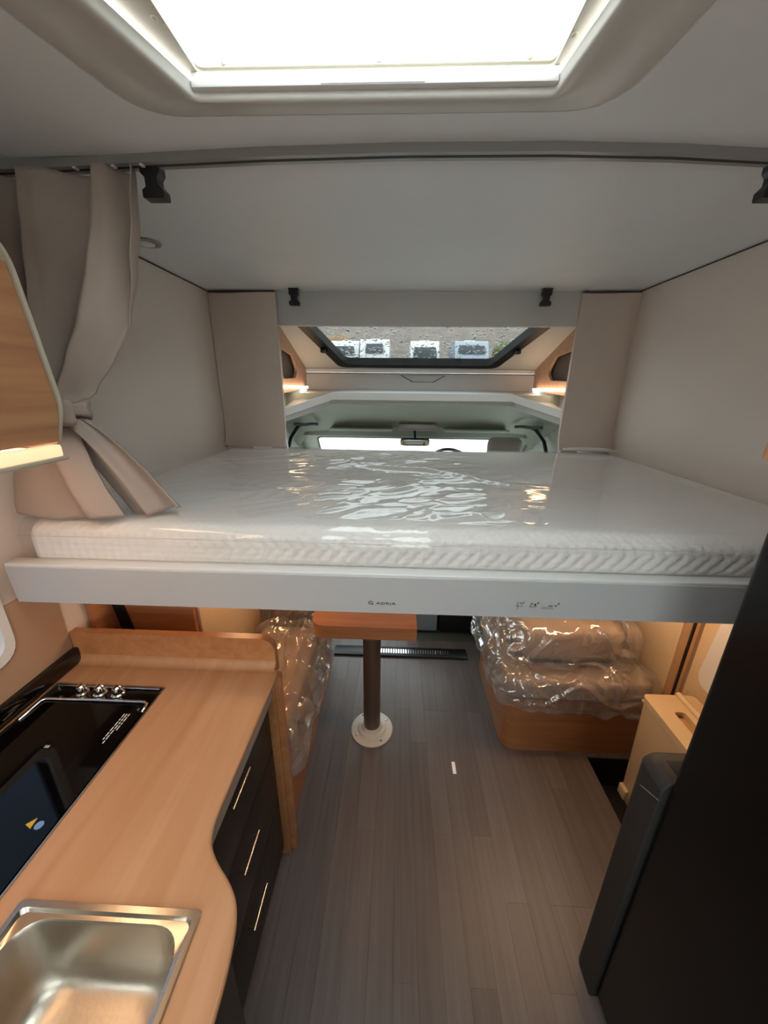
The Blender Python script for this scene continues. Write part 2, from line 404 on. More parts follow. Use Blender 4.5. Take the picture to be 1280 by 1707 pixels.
# ---- fascia above the cab opening, beside it the beige fabric panels
t2 = bx('trim_2', (-.70, 2.155, 2.005), (.95, 2.185, ZT+.004), 'fascia', None, .008); setp(t2, kind='structure', label='pale fascia board above the cab window')
def cab_panel(x0, x1, label, sgn):
    n, m = 24, 26; rings = []
    for j in range(m+1):
        t = j/m; z = 1.372 + t*(2.155-1.372); row = []
        for i in range(n+1):
            s = i/n; x = x0+(x1-x0)*s
            y = 2.13 + .010*math.sin(s*PI*1.6+.5) + .012*math.sin(s*5+2)*(1-t)
            y -= .03*max(0, 1-t*7)**2
            row.append((x, y, z))
        rings.append(row+[(p[0], p[1]+.02, p[2]) for p in reversed(row)])
    o = obj('fabric_screen', loft(bmesh.new(), rings, True, True), 'colfab', None, auto=50)
    pl_ = bx('top_gap', (x0+.005, 2.122, 2.1555), (x1-.005, 2.15, 2.1615), 'blackplastic', o, 0)
    return setp(o, label, 'fabric screen', 'fabric panels beside the cab opening')
cab_panel(-1.005, -.648, 'beige fabric panel beside the cab opening on the tied curtain side', 1)
cab_panel(.905, 1.215, 'beige fabric panel beside the cab opening on the fridge side', -1)
# dark joint lines where walls meet the ceiling
for x, nm in ((XL+.002, 'trim_3'), (XR-.036, 'trim_4')):
    o = bx(nm, (x-.002, 1.3, ZT-.004), (x+.002, 2.13, ZT-.0005), 'ink', None, 0); setp(o, kind='structure', label='thin dark joint line between wall and ceiling')

# ---- over-cab: sloped roof face with the panoramic window, board, shelf
def slope(u, v, w):     # u = x, v = Y, w = offset along the normal (up and forward)
    z = 2.041 - .337*(v-2.17); n = Vector((0, .337, 1)).normalized(); return (u, v+n.y*w, z+n.z*w)
WIN = [(-.578, 2.18), (.812, 2.18), (.662, 2.765), (-.420, 2.765)]
def inset(p, d): return [(p[0][0]+d*1.2, p[0][1]), (p[1][0]-d*1.2, p[1][1]), (p[2][0]-d, p[2][1]-d), (p[3][0]+d, p[3][1]-d)]
wf = pl('wall_front', [rect(-.72, .99, 2.165, 2.86), rpoly(inset(WIN, .01), [.0, .0, .06, .06])], 0, .03, 'fascia', mp=slope); setp(wf, kind='structure', label='sloped pale panel around the cab roof window')
w2 = empty('window_2', (.12, 2.75, 1.85), 'trapezoid cab roof window with black frame and raindrops', 'window'); w2['kind'] = 'structure'; del w2['category']
pl('window_frame', [rpoly(WIN, [0, 0, .07, .07]), rpoly(inset(WIN, .05), [0, 0, .05, .05])], -.014, .035, 'frameblack', w2, slope)
pane = pl('pane', [rpoly(inset(WIN, .03), [0, 0, .05, .05])], .036, .04, 'tint', w2, slope)
bm = bmesh.new()
for k in range(800):
    v = random.uniform(2.22, 2.73); t = (v-2.18)/.585; u = random.uniform(-.53+.15*t, .76-.15*t); r = random.choice((.004, .005, .006, .008, .011))
    c = slope(u, v, .041); rr = bmesh.ops.create_icosphere(bm, subdivisions=1, radius=r, matrix=Matrix.Translation(c) @ Matrix.Diagonal((1, 1, .45, 1)))
dr = obj('raindrops', bm, 'drop', pane, smooth=True); setp(dr, kind='stuff')
for s, u in ((-1, -.478), (1, .715)):
    c = Vector(slope(u, 2.50, -.02)); o = bx('window_stay', c-Vector((.018, .03, .012)), c+Vector((.018, .03, .012)), 'blackplastic', w2, .005)
    pass
# ledge and front board under the window
bmx = bmesh.new(); box(bmx, (-.68, 2.805, 1.798), (.955, 2.87, 1.824), .006)
t5 = obj('trim_5', bmx, 'whitegloss', auto=40); setp(t5, kind='structure', label='glossy white ledge strip under the cab roof window')
HB = [(.0, 1.784), (.334, 1.784), (.245, 1.736), (.09, 1.736)]
t6 = pl('trim_6', [rect(-.68, .955, 1.675, 1.79), HB], 2.825, 2.85, 'fascia', mp=XZ); setp(t6, kind='structure', label='pale board under the window with a recessed trapezoid grip')
pl('grip_flap', [[(.018, 1.781), (.316, 1.781), (.238, 1.740), (.097, 1.740)]], 2.830, 2.848, 'fascia', t6, XZ)
pl('grip_backing', [HB], 2.851, 2.856, 'ink', t6, XZ)
bx('joint_line', (-.68, 2.823, 1.7895), (.955, 2.828, 1.7965), 'ink', t6, 0)
# side wood panels with dark pocket, LED strip below
def side_unit(x, s, label):
    e = empty('cab_side_unit', (x, 2.45, 1.65), label, 'side panel', 'wooden side panels of the cab loft')
    A = [(2.205, 1.66), (2.80, 1.69), (2.80, 1.82), (2.72, 1.865), (2.205, 2.03)]
    Pk = [(2.24, 1.74), (2.50, 1.75), (2.57, 1.80), (2.48, 1.885), (2.24, 1.905)]
    xs = (x, x-s*.018)
    pl('panel', [A, rpoly(Pk, .03, 4)], min(xs), max(xs), 'woodloft', e, YZ)
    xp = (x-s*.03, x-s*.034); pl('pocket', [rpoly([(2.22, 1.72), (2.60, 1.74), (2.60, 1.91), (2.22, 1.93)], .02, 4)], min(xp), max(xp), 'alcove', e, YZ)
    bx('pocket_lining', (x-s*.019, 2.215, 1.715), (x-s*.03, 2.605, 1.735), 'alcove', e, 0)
    bm = box(bmesh.new(), (min(x, x+s*.03), 2.2, -.008), (max(x, x+s*.03), 2.72, .008), .003)
    bm.transform(Matrix.Translation((0, 0, 1.695)))
    obj('light_strip', bm, 'ledcab', e)
    return e
side_unit(-.672, 1, 'wooden loft side panel with dark pocket and warm strip on the tied curtain side')
side_unit(.945, -1, 'wooden loft side panel with dark pocket and warm strip on the fridge side')
# cab shelf
cs = empty('cab_shelf', (.13, 2.4, 1.6), 'white loft shelf with an angled front edge over the driving cab', 'shelf')
SH = [(-.69, 2.17), (-.60, 2.30), (-.50, 2.40), (-.42, 2.44), (.70, 2.44), (.78, 2.40), (.88, 2.30), (.97, 2.17), (.94, 2.84), (-.665, 2.84)]
def zs(x, y):   # the shelf dips towards its two ends
    e = max(0, (-.42-x)/.27, (x-.70)/.27); return 1.662 + .02*(y-2.44)/.4 - .085*min(1, e)*(1 if y < 2.45 else 0)
bm = bmesh.new()
fr = SH[:8]
bk = [(-.665, 2.82), (-.62, 2.82), (-.52, 2.84), (-.42, 2.84), (.70, 2.84), (.79, 2.84), (.88, 2.82), (.94, 2.82)]
rings = []
for a, b in zip(fr, bk):
    rings.append([(a[0], a[1], zs(*a)), (b[0], b[1], 1.682), (b[0], b[1], 1.655), (a[0], a[1], zs(*a)-.02)])
loft(bm, rings, True, True); obj('shelf_board', bm, 'white', cs, auto=30)
bm = bmesh.new()
rings = []
for a in fr:
    z = zs(*a); rings.append([(a[0], a[1]-.012, z+.004), (a[0], a[1]+.006, z+.006), (a[0], a[1]+.006, z-.04), (a[0], a[1]-.012, z-.04)])
loft(bm, rings, True, True); obj('front_edge', bm, 'whitegloss', cs, auto=30)
bm = bmesh.new(); rings = []
for a in fr:
    z = zs(*a)-.04; rings.append([(a[0], a[1]+.02, z), (a[0], a[1]+.08, z), (a[0], a[1]+.10, z-.03), (a[0], a[1]+.03, z-.03)])
loft(bm, rings, True, True); obj('edge_lip', bm, 'fascia', cs, auto=30)
for x, s in ((-.69, 1), (.97, -1)):
    bm = bmesh.new(); plate(bm, [[(x-s*.06, 1.30), (x+s*.035, 1.30), (x+s*.012, 1.57), (x-s*.06, 1.60)]], 2.176, 2.205, XZ); obj('post', bm, 'white', cs, auto=30)

# ---- the driving cab
hl = bmesh.new(); rings = []
for t in range(9):
    s = t/8; y = 2.45+.72*s; z = 1.60 - .27*s**1.7; w = .985; d = .02*math.sin(s*PI)
    rings.append([(.13-w, y, z-.12), (.13-w+.08, y, z-.03), (.13-w*.5, y, z+d), (.13, y, z+d+.004), (.13+w*.5, y, z+d), (.13+w-.08, y, z-.03), (.13+w, y, z-.12), (.13+w, y, z+.06), (.13-w, y, z+.06)])
loft(hl, rings, True, True)
t7 = obj('trim_7', hl, 'cabgrey', auto=50); setp(t7, kind='structure', label='grey-green cab headliner above the windscreen')
bx('header_bar', (-.86, 3.10, 1.312), (1.12, 3.2, 1.43), 'headgrey', t7, .01)
for x0, x1 in ((-.55, -.05), (.36, .86)):
    bx('sun_visor', (x0, 2.93, 1.372), (x1, 3.09, 1.392), 'cabgrey', t7, .008)
bx('overhead_console', (.0, 2.98, 1.375), (.30, 3.14, 1.43), 'track', t7, .012)
w4 = empty('window_4', (.13, 3.3, .8), 'wide bright windscreen of the driving cab', 'window'); w4['kind'] = 'structure'; del w4['category']
def wsc(u, v, w): return (u, 3.18 + .75*v + w*.5, 1.30 - .55*v + w*.8)     # v runs down the windscreen
WS = [(-.70, 0), (.97, 0), (1.02, .9), (-.76, .9)]
pl('pane', [rpoly(WS, .05, 4)], -.003, .003, 'glass', w4, wsc)
pl('window_frame', [[(-.87, -.02), (1.13, -.02), (1.13, .94), (-.87, .94)], rpoly([(-.69, .005), (.96, .005), (1.01, .885), (-.75, .885)], .05, 4)], -.008, .008, 'cabgrey', w4, wsc)
pl('screen_seal', [rpoly([(-.70, -.005), (.97, -.005), (1.02, .895), (-.76, .895)], .05, 4), rpoly([(-.688, .006), (.958, .006), (1.008, .884), (-.748, .884)], .05, 4)], -.012, -.008, 'blackplastic', w4, wsc)
for x, s in ((-.86, 1), (1.12, -1)):
    cw = bmesh.new(); plate(cw, [[(2.19, 0), (3.95, 0), (3.95, .72), (3.2, 1.34), (2.9, 1.62), (2.19, 1.72)], rpoly([(2.35, .72), (3.6, .72), (3.25, 1.16), (2.35, 1.20)], .06, 4)], min(x, x-s*.05), max(x, x-s*.05), YZ)
    o = obj('wall_cab_%s' % ('passenger' if s > 0 else 'driver'), cw, 'cabgrey', auto=35); setp(o, kind='structure', label='grey-green cab door wall with side window')
    pl('pane', [[(2.33, .70), (3.63, .70), (3.26, 1.18), (2.33, 1.22)]], x-s*.02-.002, x-s*.02+.002, 'glass', o, YZ)
    path = [(x+s*.05, 2.55+.5*math.sin(t*.25), 1.15+.28*math.cos(t*.22)*1.0 if t < 7 else 1.15) for t in range(8)]
    tb('door_seal', [(x+s*.04, 2.62, 1.0), (x+s*.04, 2.68, 1.2), (x+s*.05, 2.78, 1.33), (x+s*.07, 2.92, 1.40), (x+s*.10, 3.05, 1.42)], .014, 'blackplastic', o)
    # small grab handle
    tb('grab_handle', [(x+s*.10, 2.72, 1.44), (x+s*.16, 2.78, 1.43), (x+s*.2, 2.86, 1.43), (x+s*.22, 2.94, 1.42)], .012, 'cabdark', o)
for (a, b, nm) in (((XL-.04, 2.17, 0), (-.86, 2.2, 1.6), 'left'), ((1.12, 2.17, 0), (XR+.04, 2.2, 1.6), 'right')):
    o = bx('wall_cab_corner_'+nm, a, b, 'wallw', None, 0); setp(o, kind='structure', label='narrow wall strip beside the cab opening')
for (a, b, nm) in (((XL-.04, 2.17, 1.6), (-.69, 2.2, ZT), 'left'), ((.965, 2.17, 1.6), (XR+.04, 2.2, ZT), 'right')):
    o = bx('wall_loft_corner_'+nm, a, b, 'wallw', None, 0); setp(o, kind='structure', label='narrow wall strip beside the loft opening')
for (x0, x1, nm) in ((-.90, -.725, 'left'), (1.0, 1.17, 'right')):
    o = bx('wall_loft_side_'+nm, (x0, 2.2, 1.56), (x1, 2.9, 2.07), 'fascia', None, 0); setp(o, kind='structure', label='outer side wall of the cab loft')
o = bx('wall_firewall', (-.86, 3.93, -.05), (1.12, 3.97, .75), 'cabdark', None, 0); setp(o, kind='structure', label='dark front bulkhead of the cab')
# dashboard, mirror, wheel, seat
db = bmesh.new(); rings = []
for xx in (-.80, -.5, -.1, .3, .7, 1.06):
    rings.append([(xx, 3.25, .45), (xx, 3.18, .72), (xx, 3.24, .84), (xx, 3.42, .90), (xx, 3.78, .80), (xx, 3.8, .45)])
loft(db, rings, True, True); o = obj('dashboard', db, 'cabdark', auto=40); setp(o, 'dark grey dashboard under the windscreen', 'dashboard')
mr = empty('rear_view_mirror', (.13, 3.0, 1.29), 'dark rear-view mirror hanging in front of the windscreen', 'mirror')
bm = softbox(bmesh.new(), (.015, 2.975, 1.255), (.25, 3.01, 1.315), .017, 6); obj('housing', bm, 'blackplastic', mr, smooth=True)
bm = softbox(bmesh.new(), (.025, 2.972, 1.262), (.24, 2.978, 1.308), .003, 4); obj('mirror_glass', bm, 'mirror', mr, smooth=True)
tb('stem', [(.133, 3.0, 1.30), (.133, 3.03, 1.33), (.133, 3.1, 1.36)], .008, 'blackplastic', mr)
sw = empty('steering_wheel', (.42, 3.0, 1.0), 'black steering wheel rim seen above the mattress edge', 'steering wheel')
bm = bmesh.new(); rn = []
for i in range(28):
    a = 2*PI*i/28; rn.append(Vector((.42+.19*math.cos(a), 3.02+.19*math.sin(a)*.55, 1.06+.19*math.sin(a)*.80)))
tube(bm, rn+[rn[0]], .014, 8, False); obj('rim', bm, 'blackplastic', sw, smooth=True)
bm = softbox(bmesh.new(), (.35, 2.99, 1.02), (.49, 3.06, 1.10), .03, 4); obj('hub', bm, 'blackplastic', sw, smooth=True)
bm = bmesh.new(); tube(bm, [(.25, 3.02, 1.06), (.59, 3.02, 1.06)], .012, 8); obj('spoke', bm, 'blackplastic', sw)
tb('column', [(.42, 3.05, 1.05), (.42, 3.12, .97), (.42, 3.16, .92)], .035, 'blackplastic', sw)
st = empty('driver_seat', (.76, 2.6, 0), 'grey driver seat with headrest above the mattress edge and black base', 'seat')
obj('headrest', softbox(bmesh.new(), (.63, 2.60, 1.16), (.87, 2.70, 1.375), .045, 8), 'headrest', st, smooth=True)
obj('backrest', softbox(bmesh.new(), (.52, 2.62, .45), (.98, 2.76, 1.14), .06, 8), 'headrest', st, smooth=True)
obj('seat_cushion', softbox(bmesh.new(), (.50, 2.30, .36), (1.0, 2.72, .48), .05, 8), 'headrest', st, smooth=True)
bx('seat_base', (.32, 2.29, 0), (1.0, 2.7, .37), 'blackplastic', st, .02)
for x in (.70, .80): tb('headrest_rod', [(x, 2.66, 1.1), (x, 2.66, 1.2)], .007, 'chrome', st)
bb = empty('cab_step_box', (.24, 2.36, 0), 'blue-grey trim box on the floor beside the black seat base', 'box')
bx('body', (.10, 2.30, 0), (.312, 2.55, .26), 'bluegrey', bb, .012); bx('lid', (.095, 2.294, .26), (.313, 2.555, .275), 'bluegrey', bb, .004); bx('base_strip', (.098, 2.296, 0), (.312, 2.30, .012), 'blackplastic', bb, 0)

# ---- kitchen window with a pale rounded frame (only its corner shows)
w5 = empty('window_5', (XL, .45, 1.035), 'kitchen window with a rounded pale frame above the hob', 'window'); w5['kind'] = 'structure'; del w5['category']
pl('window_frame', [rpoly(rect(.12, .775, 1.012, 1.44), .06), rpoly(rect(.15, .752, 1.035, 1.42), .05)], XL-.03, XL+.012, 'whitegloss', w5, YZ)
pl('pane', [rpoly(rect(.15, .752, 1.035, 1.42), .05)], XL-.03, XL-.026, 'dimglass', w5, YZ)  # pane given a dark tint to hold back this window's daylight

# ---- entrance door in the side wall
d1 = empty('door_1', (XR, 1.02, -.17), 'cream entrance door with a white highlight plate beside the step', 'door'); d1['kind'] = 'structure'; del d1['category']
DO = rect(.78, 1.27, -.16, 1.86)
pl('door_leaf', [rpoly(DO, .05)], XR-.01, XR+.03, 'doorcream', d1, YZ)
pl('door_frame', [rpoly(rect(.70, 1.345, -.19, 1.93), .06), rpoly(rect(.775, 1.275, -.165, 1.865), .05)], XR-.022, XR+.006, 'tan', d1, YZ)
pl('frame_seal', [rpoly(rect(.755, 1.298, -.175, 1.9), .06), rpoly(rect(.76, 1.290, -.17, 1.88), .05)], XR-.03, XR-.02, 'blackplastic', d1, YZ)
pl('highlight_plate', [rpoly([(.84, .62), (1.21, .62), (1.17, 1.10), (.88, 1.10)], .05)], XR-.035, XR-.008, 'whitegloss', d1, YZ)  # white plate puts the glossy highlight on the door into colour
wp = bx('trim_8', (XR-.02, 1.35, 0), (XR, 2.15, 1.16), 'doorcream', None, .002); setp(wp, kind='structure', label='tan wall lining beside the wrapped bench')
wp3 = bx('trim_11', (XR-.034, .70, 1.275), (XR+.002, 2.13, ZT-.001), 'wallw', None, .002); setp(wp3, kind='structure', label='pale grey-beige lining of the side wall beside the mattress')
wp2 = bx('trim_9', (XL, 1.0, 0), (XL+.02, 2.15, 1.10), 'woodx', None, .002); setp(wp2, kind='structure', label='wooden wall lining behind the dinette bench')

# ================================================================ THE BED
bed = empty('drop_down_bed', (.1, 1.45, 1.16), 'white drop-down bed frame with a printed front beam', 'bed')
bm = bmesh.new()
prof = [(.797, 1.162), (.803, 1.158), (.86, 1.158), (.86, 1.25), (.835, 1.25), (.832, 1.268), (.806, 1.270), (.797, 1.262)]
rings = [[(-.985 if z > 1.24 else -.985-.012*(1.24-z)/.08*-.6, y, z) for y, z in prof], [(1.2, y, z) for y, z in prof]]
loft(bm, rings, True, True); beam = obj('front_beam', bm, 'white', bed, auto=30)
bx('beam_lip', (-.985, .798, 1.2625), (1.2, .834, 1.271), 'whitegloss', bed, .002)
bx('base_board', (-.99, .86, 1.20), (1.2, 2.1, 1.248), 'tan', bed, .002)
bx('rear_beam', (-.99, 2.06, 1.16), (1.2, 2.1, 1.20), 'white', bed, .003)
for x in (-.97, 1.17): bx('side_rail', (x, .86, 1.16), (x+.025, 2.06, 1.20), 'white', bed, .003)
XZf = Matrix(((1, 0, 0, 0), (0, 0, -1, 0), (0, 1, 0, 0), (0, 0, 0, 1)))
def on_beam(x, z): return Matrix.Translation((x, .7965, z)) @ XZf
text('lettering', 'ADRIA', .0125, 'ink', on_beam(-.047, 1.187) @ Matrix.Diagonal((1.35, .75, 1, 1)), beam)
# hook-shaped emblem in front of the lettering
bm = bmesh.new(); pth = []
for i in range(11):
    a = math.radians(-60 + i*27); pth.append((-.060+.0055*math.cos(a), .7963, 1.1912+.0042*math.sin(a)))
pth.append((-.0535, .7963, 1.1865)); tube(bm, pth, .0009, 6); obj('emblem', bm, 'ink', beam)
# three pictogram stickers
def sticker(x, w, marks):
    s = pl('sticker', [rpoly(rect(x, x+w, 1.186, 1.209), .003, 3)], .7955, .7968, 'sticker', beam, XZ)
    for m in marks:
        pl('pictogram', [[(x+a, 1.186+b) for a, b in m]], .7948, .7956, 'ink', s, XZ, None)
q = lambda a, b, c, d: [(a, b), (c, b), (c, d), (a, d)]
sticker(.292, .025, [q(.0085, .001, .0095, .022), q(.003, .009, .022, .0098), q(.005, .012, .0055, .019), q(.014, .014, .0155, .0205), [(.018, .016), (.0195, .0145), (.0245, .0215), (.0235, .0222)]])
sticker(.326, .024, [[(.004, .010), (.0055, .010), (.0085, .017), (.007, .018)], q(.007, .0165, .011, .0185), [(.014, .012), (.017, .010), (.0195, .013), (.0185, .018), (.015, .017)], q(.003, .008, .021, .0088), [(.021, .017), (.022, .016), (.025, .021), (.024, .022)], [(.021, .021), (.0245, .0165), (.0253, .0172), (.0218, .0218)]])
sticker(.358, .046, [q(.017, .0115, .027, .0135), [(.032, .0115), (.036, .0115), (.0375, .0145), (.034, .015)], [(.028, .0165), (.0285, .0158), (.0325, .0128), (.0325, .0136)], q(.001, .004, .030, .0045), q(.001, .008, .028, .0085), [(.038, .016), (.039, .0155), (.043, .021), (.042, .0218)], [(.038, .021), (.0425, .0155), (.0433, .0163), (.0388, .0218)]])
bx('led_rail', (.45, 1.25, 1.19), (1.1, 1.28, 1.199), 'ledbench', bed, .001)
bx('led_rail', (-.62, 1.15, 1.19), (-.60, 1.75, 1.199), 'ledbench', bed, .001)
# ---- mattress: rounded section swept along x, herringbone quilting on its front
MX0, MX1, MY0, MY1, MZ0, MZ1 = -.965, 1.185, .838, 2.09, 1.25, 1.366
def msection():
    pts = []
    r = .042
    for i in range(9): a = PI + i*PI/16; pts.append((MY0+.02+.02*math.cos(a), MZ0+.02+.02*math.sin(a)))
    pts = [(MY0+.03, MZ0)] + [(MY0+.012, MZ0+.004), (MY0+.003, MZ0+.013)]
    for i in range(1, 15): pts.append((MY0, MZ0+.013+(MZ1-r-MZ0-.013)*i/14))
    for i in range(1, 9): a = PI - i*PI/16; pts.append((MY0+r+r*math.cos(a), MZ1-r+r*math.sin(a)))
    for i in range(1, 22): pts.append((MY0+r+(MY1-.03-MY0-r)*i/21, MZ1))
    for i in range(1, 6): a = PI/2 - i*PI/10; pts.append((MY1-.03+.03*math.cos(a), MZ1-.03+.03*math.sin(a)))
    pts.append((MY1, MZ0+.01)); pts.append((MY1-.02, MZ0))
    return pts
sec = msection(); NX = 420; bm = bmesh.new(); rings = []
for i in range(NX+1):
    x = MX0+(MX1-MX0)*i/NX; e = min(x-MX0, MX1-x); sh = 0 if e > .05 else .05-math.sqrt(max(0, .05**2-(.05-e)**2))
    row = []
    for (y, z) in sec:
        yy = y+sh if y < MY0+.3 else y-sh*(y > MY1-.1); zz = z - (sh*.6 if z > 1.33 else 0)
        if y < MY0+.03 and z > MZ0+.012 and sh < .01:
            zm = 1.318; lo = abs(z-zm)
            ph = ((x*1.0 + lo*.85)/.033) % 1.0
            ridge = math.sin(PI*ph)**.6
            env = max(0, min(1, (1.352-z)/.012))*max(0, min(1, (z-1.272)/.012))*min(1, max(0, (x+.75)/.5))
            yy -= .0065*ridge*env
        row.append((x, yy, zz+.0015*noise.noise(Vector((x*6, y*6, 0)))*(1 if z > 1.36 else 0)))
    rings.append(row)
loft(bm, rings, True, True)
m, nt, p, o_ = base('quilt'); p.inputs['Base Color'].default_value = lin('#dcd7d2'); p.inputs['Roughness'].default_value = .85; p.inputs['Specular IOR Level'].default_value = .25
tc = N(nt, 'ShaderNodeTexCoord'); mp_ = N(nt, 'ShaderNodeMapping'); mp_.inputs['Scale'].default_value = (62, 62, 62); mp_.inputs['Rotation'].default_value = (0, 0, .78)
nt.links.new(tc.outputs['Object'], mp_.inputs[0])
ck = N(nt, 'ShaderNodeTexVoronoi'); ck.inputs['Scale'].default_value = 1.; ck.inputs['Randomness'].default_value = .15; nt.links.new(mp_.outputs[0], ck.inputs['Vector'])
b_ = N(nt, 'ShaderNodeBump'); b_.inputs['Strength'].default_value = .5; b_.inputs['Distance'].default_value = .004; nt.links.new(ck.outputs['Distance'], b_.inputs['Height']); nt.links.new(b_.outputs[0], p.inputs['Normal'])
mat_ = obj('mattress', bm, 'quilt', auto=60); setp(mat_, 'white quilted mattress with herringbone edge lying on the drop-down bed', 'mattress')
# ---- clear film lying over the mattress
bm = bmesh.new(); nx, ny = 330, 180; rows = []
fx0, fx1 = -.955, 1.10
for j in range(ny+1):
    t = j/ny; row = []
    for i in range(nx+1):
        s = i/nx; x = fx0+(fx1-fx0)*s + .05*math.sin(t*9)*(s > .9)*(s-.9)*10
        # path over front face then top
        L = t*1.33
        if L < .07: y, z, nrm = MY0-.010, MZ0+.008+L*1.2, Vector((0, -1, 0))
        elif L < .136: a = (L-.07)/.066*PI/2; y, z = MY0+.042-.052*math.cos(a), MZ1-.034+.040*math.sin(a); nrm = Vector((0, -math.cos(a), math.sin(a)))
        else: y, z, nrm = MY0+.042+(L-.136), MZ1+.006, Vector((0, 0, 1))
        y = min(y, 2.075)
        P0 = Vector((x, y, z))
        fade = min(1, max(.12, (.55-x)*2.2))*min(1, (1-t)*8+.2)
        q = Vector((x*.85+y*.5, y*.85-x*.5, z))
        qq = Vector((q.x*3.0, q.y*6.0, q.z*6)) + noise.noise_vector(q*3)*.5
        d = noise.voronoi(qq)[0]; d2 = noise.voronoi(Vector((q.x*7, q.y*17, 3)) + noise.noise_vector(q*6)*.6)[0]
        act = max(0, min(1, .6+1.6*noise.noise(Vector((x*2.3, y*3.1, 5)))))     # some stretches lie flat, others are crumpled
        h = .002 + .014*max(0, .30-(d[1]-d[0]))*(.5+act) + .012*max(0, .28-(d2[1]-d2[0]))*act + .004*(1+noise.noise(Vector((x*3, y*4, 2))))
        cr = abs((x-.12)*.45+(y-1.45)+.05*noise.noise(Vector((x*4, y*4, 1))))
        h += .014*max(0, 1-cr*26)*(x > -.25)*min(1, max(0, x+.25)*6)
        row.append(P0 + nrm*h*fade*(0.45 if L < .09 else 1))
    rows.append(row)
loft(bm, rows, closed=False)
fo = obj('plastic_film', bm, 'film', smooth=True); setp(fo, 'clear creased plastic film spread over the white mattress', 'plastic film')
nr = bmesh.new(); tube(nr, [(.90, 2.06, 1.386), (1.0, 2.05, 1.390), (1.1, 2.035, 1.391), (1.165, 2.01, 1.386)], [.006, .011, .013, .006], 8)
for v in nr.verts: v.co.z += .0025*math.sin(v.co.x*260)
o = obj('net_roll', nr, 'mattress', smooth=True); setp(o, 'thin white rolled net lying on the far mattress corner', 'net')

# ================================================================ CURTAIN
cu = empty('tied_curtain', (-.8, .92, 1.37), 'taupe fabric curtain gathered by a tie band above the mattress', 'curtain')
ST = [ # z, x left, x right, y left, y right, pleat depth, pleats
 (2.150, -.995, -.585, 1.00, .975, .026), (2.05, -.995, -.597, .985, .965, .030), (1.95, -.99, -.622, .97, .95, .032), (1.84, -.985, -.660, .955, .935, .032),
 (1.755, -.97, -.712, .94, .92, .030), (1.69, -.945, -.752, .925, .905, .028), (1.645, -.925, -.770, .915, .895, .022), (1.615, -.92, -.774, .91, .892, .020),
 (1.58, -.93, -.768, .905, .885, .022), (1.52, -.955, -.745, .90, .875, .024), (1.46, -.975, -.720, .895, .87, .024), (1.405, -.99, -.695, .89, .87, .022), (1.378, -.995, -.684, .89, .87, .020)]
def interp(z):
    for a, b in zip(ST, ST[1:]):
        if b[0] <= z <= a[0]:
            t = (a[0]-z)/(a[0]-b[0]); t = t*t*(3-2*t)*.4+t*.6; return [a[i]+(b[i]-a[i])*t for i in range(6)]
    return list(ST[-1] if z < ST[-1][0] else ST[0])
bm = bmesh.new(); rings = []; NS, NT = 120, 80
for j in range(NT+1):
    t = j/NT; z = 2.150 - t*(2.150-1.378); _, xl, xr, yl, yr, am = interp(z); row = []
    lower = max(0, min(1, (1.67-z)/.06)); fr_ = 2.7*(1-lower)+1.35*lower
    for i in range(NS+1):
        s = i/NS; ss = s + .05*math.sin(s*9+z*5)
        ph = fr_*2*PI*(max(0, ss)**(1.25-.25*lower)) + .9*math.sin(z*4) + 1.0
        w = math.sin(ph) + .3*math.sin(2*ph+1.3+z*3)*(1-.8*lower)
        y = yl+(yr-yl)*s - am*w - .04*math.sin(s*PI)*lower
        zz = z + (.006*math.sin(s*8+1) if t > .97 else 0) - (.02*(1-s)*0)
        row.append((xl+(xr-xl)*s + .006*math.sin(ph*1.0+2), y, zz))
    rings.append(row)
rings = [r + [(p[0], p[1]+.004, p[2]) for p in reversed(r)] for r in rings]
loft(bm, rings, True, True); obj('drape', bm, 'curtain', cu, smooth=True)
# tail of the curtain falling away from the tie
bm = bmesh.new(); rings = []
for j in range(31):
    t = j/30; c = Vector((-.790+.150*t**1.15, .880+.04*t, 1.618-.240*t+.028*math.sin(t*PI)))
    wv = .022+.050*t**.8; row = []
    ax = Vector((.93, .0, .22)).normalized()
    for i in range(33):
        q_ = i/32-.5; d = (.018*math.sin(q_*11+t*1.5+.6)+.006*math.sin(q_*23+t*4))*(.5+.5*t)
        row.append(tuple(c + ax*(q_*2*wv) + Vector((0, -d-.012*math.cos(q_*PI), 0))))
    rings.append(row + [(p[0], p[1]+.005, p[2]) for p in reversed(row)])
loft(bm, rings, True, True); obj('curtain_tail', bm, 'curtain', cu, smooth=True)
bm = bmesh.new(); rings = []
for j in range(25):   # the tie band wrapped round the bundle with a twisted front
    a = 2*PI*j/24; cx, cy = -.848, .898; rx, ry = .088, .052
    c = Vector((cx+rx*math.cos(a), cy+ry*math.sin(a), 1.632+.012*math.cos(a)))
    n = Vector((math.cos(a), math.sin(a), 0)); hw = .022+.006*math.sin(3*a)
    rings.append([c+Vector((0, 0, hw)), c+n*.006+Vector((0, 0, hw*.4)), c+n*.003, c+n*.006-Vector((0, 0, hw*.5)), c-Vector((0, 0, hw)), c-n*.004])
loft(bm, rings); tbnd = obj('tie_band', bm, 'curtain', cu, smooth=True)
bm = softbox(bmesh.new(), (-.795, .83, 1.608), (-.748, .858, 1.668), .012, 5, lambda co, n: .004*noise.noise(co*40)); obj('tie_knot', bm, 'curtain', tbnd, smooth=True)
bm = lathe(bmesh.new(), [(.008, 0), (.008, .003), (.004, .005)], (0, 0, 0), 14); bm.transform(Matrix.Translation((-.772, .83, 1.64)) @ Matrix.Rotation(PI/2, 4, 'X')); obj('press_stud', bm, 'edge', tbnd)
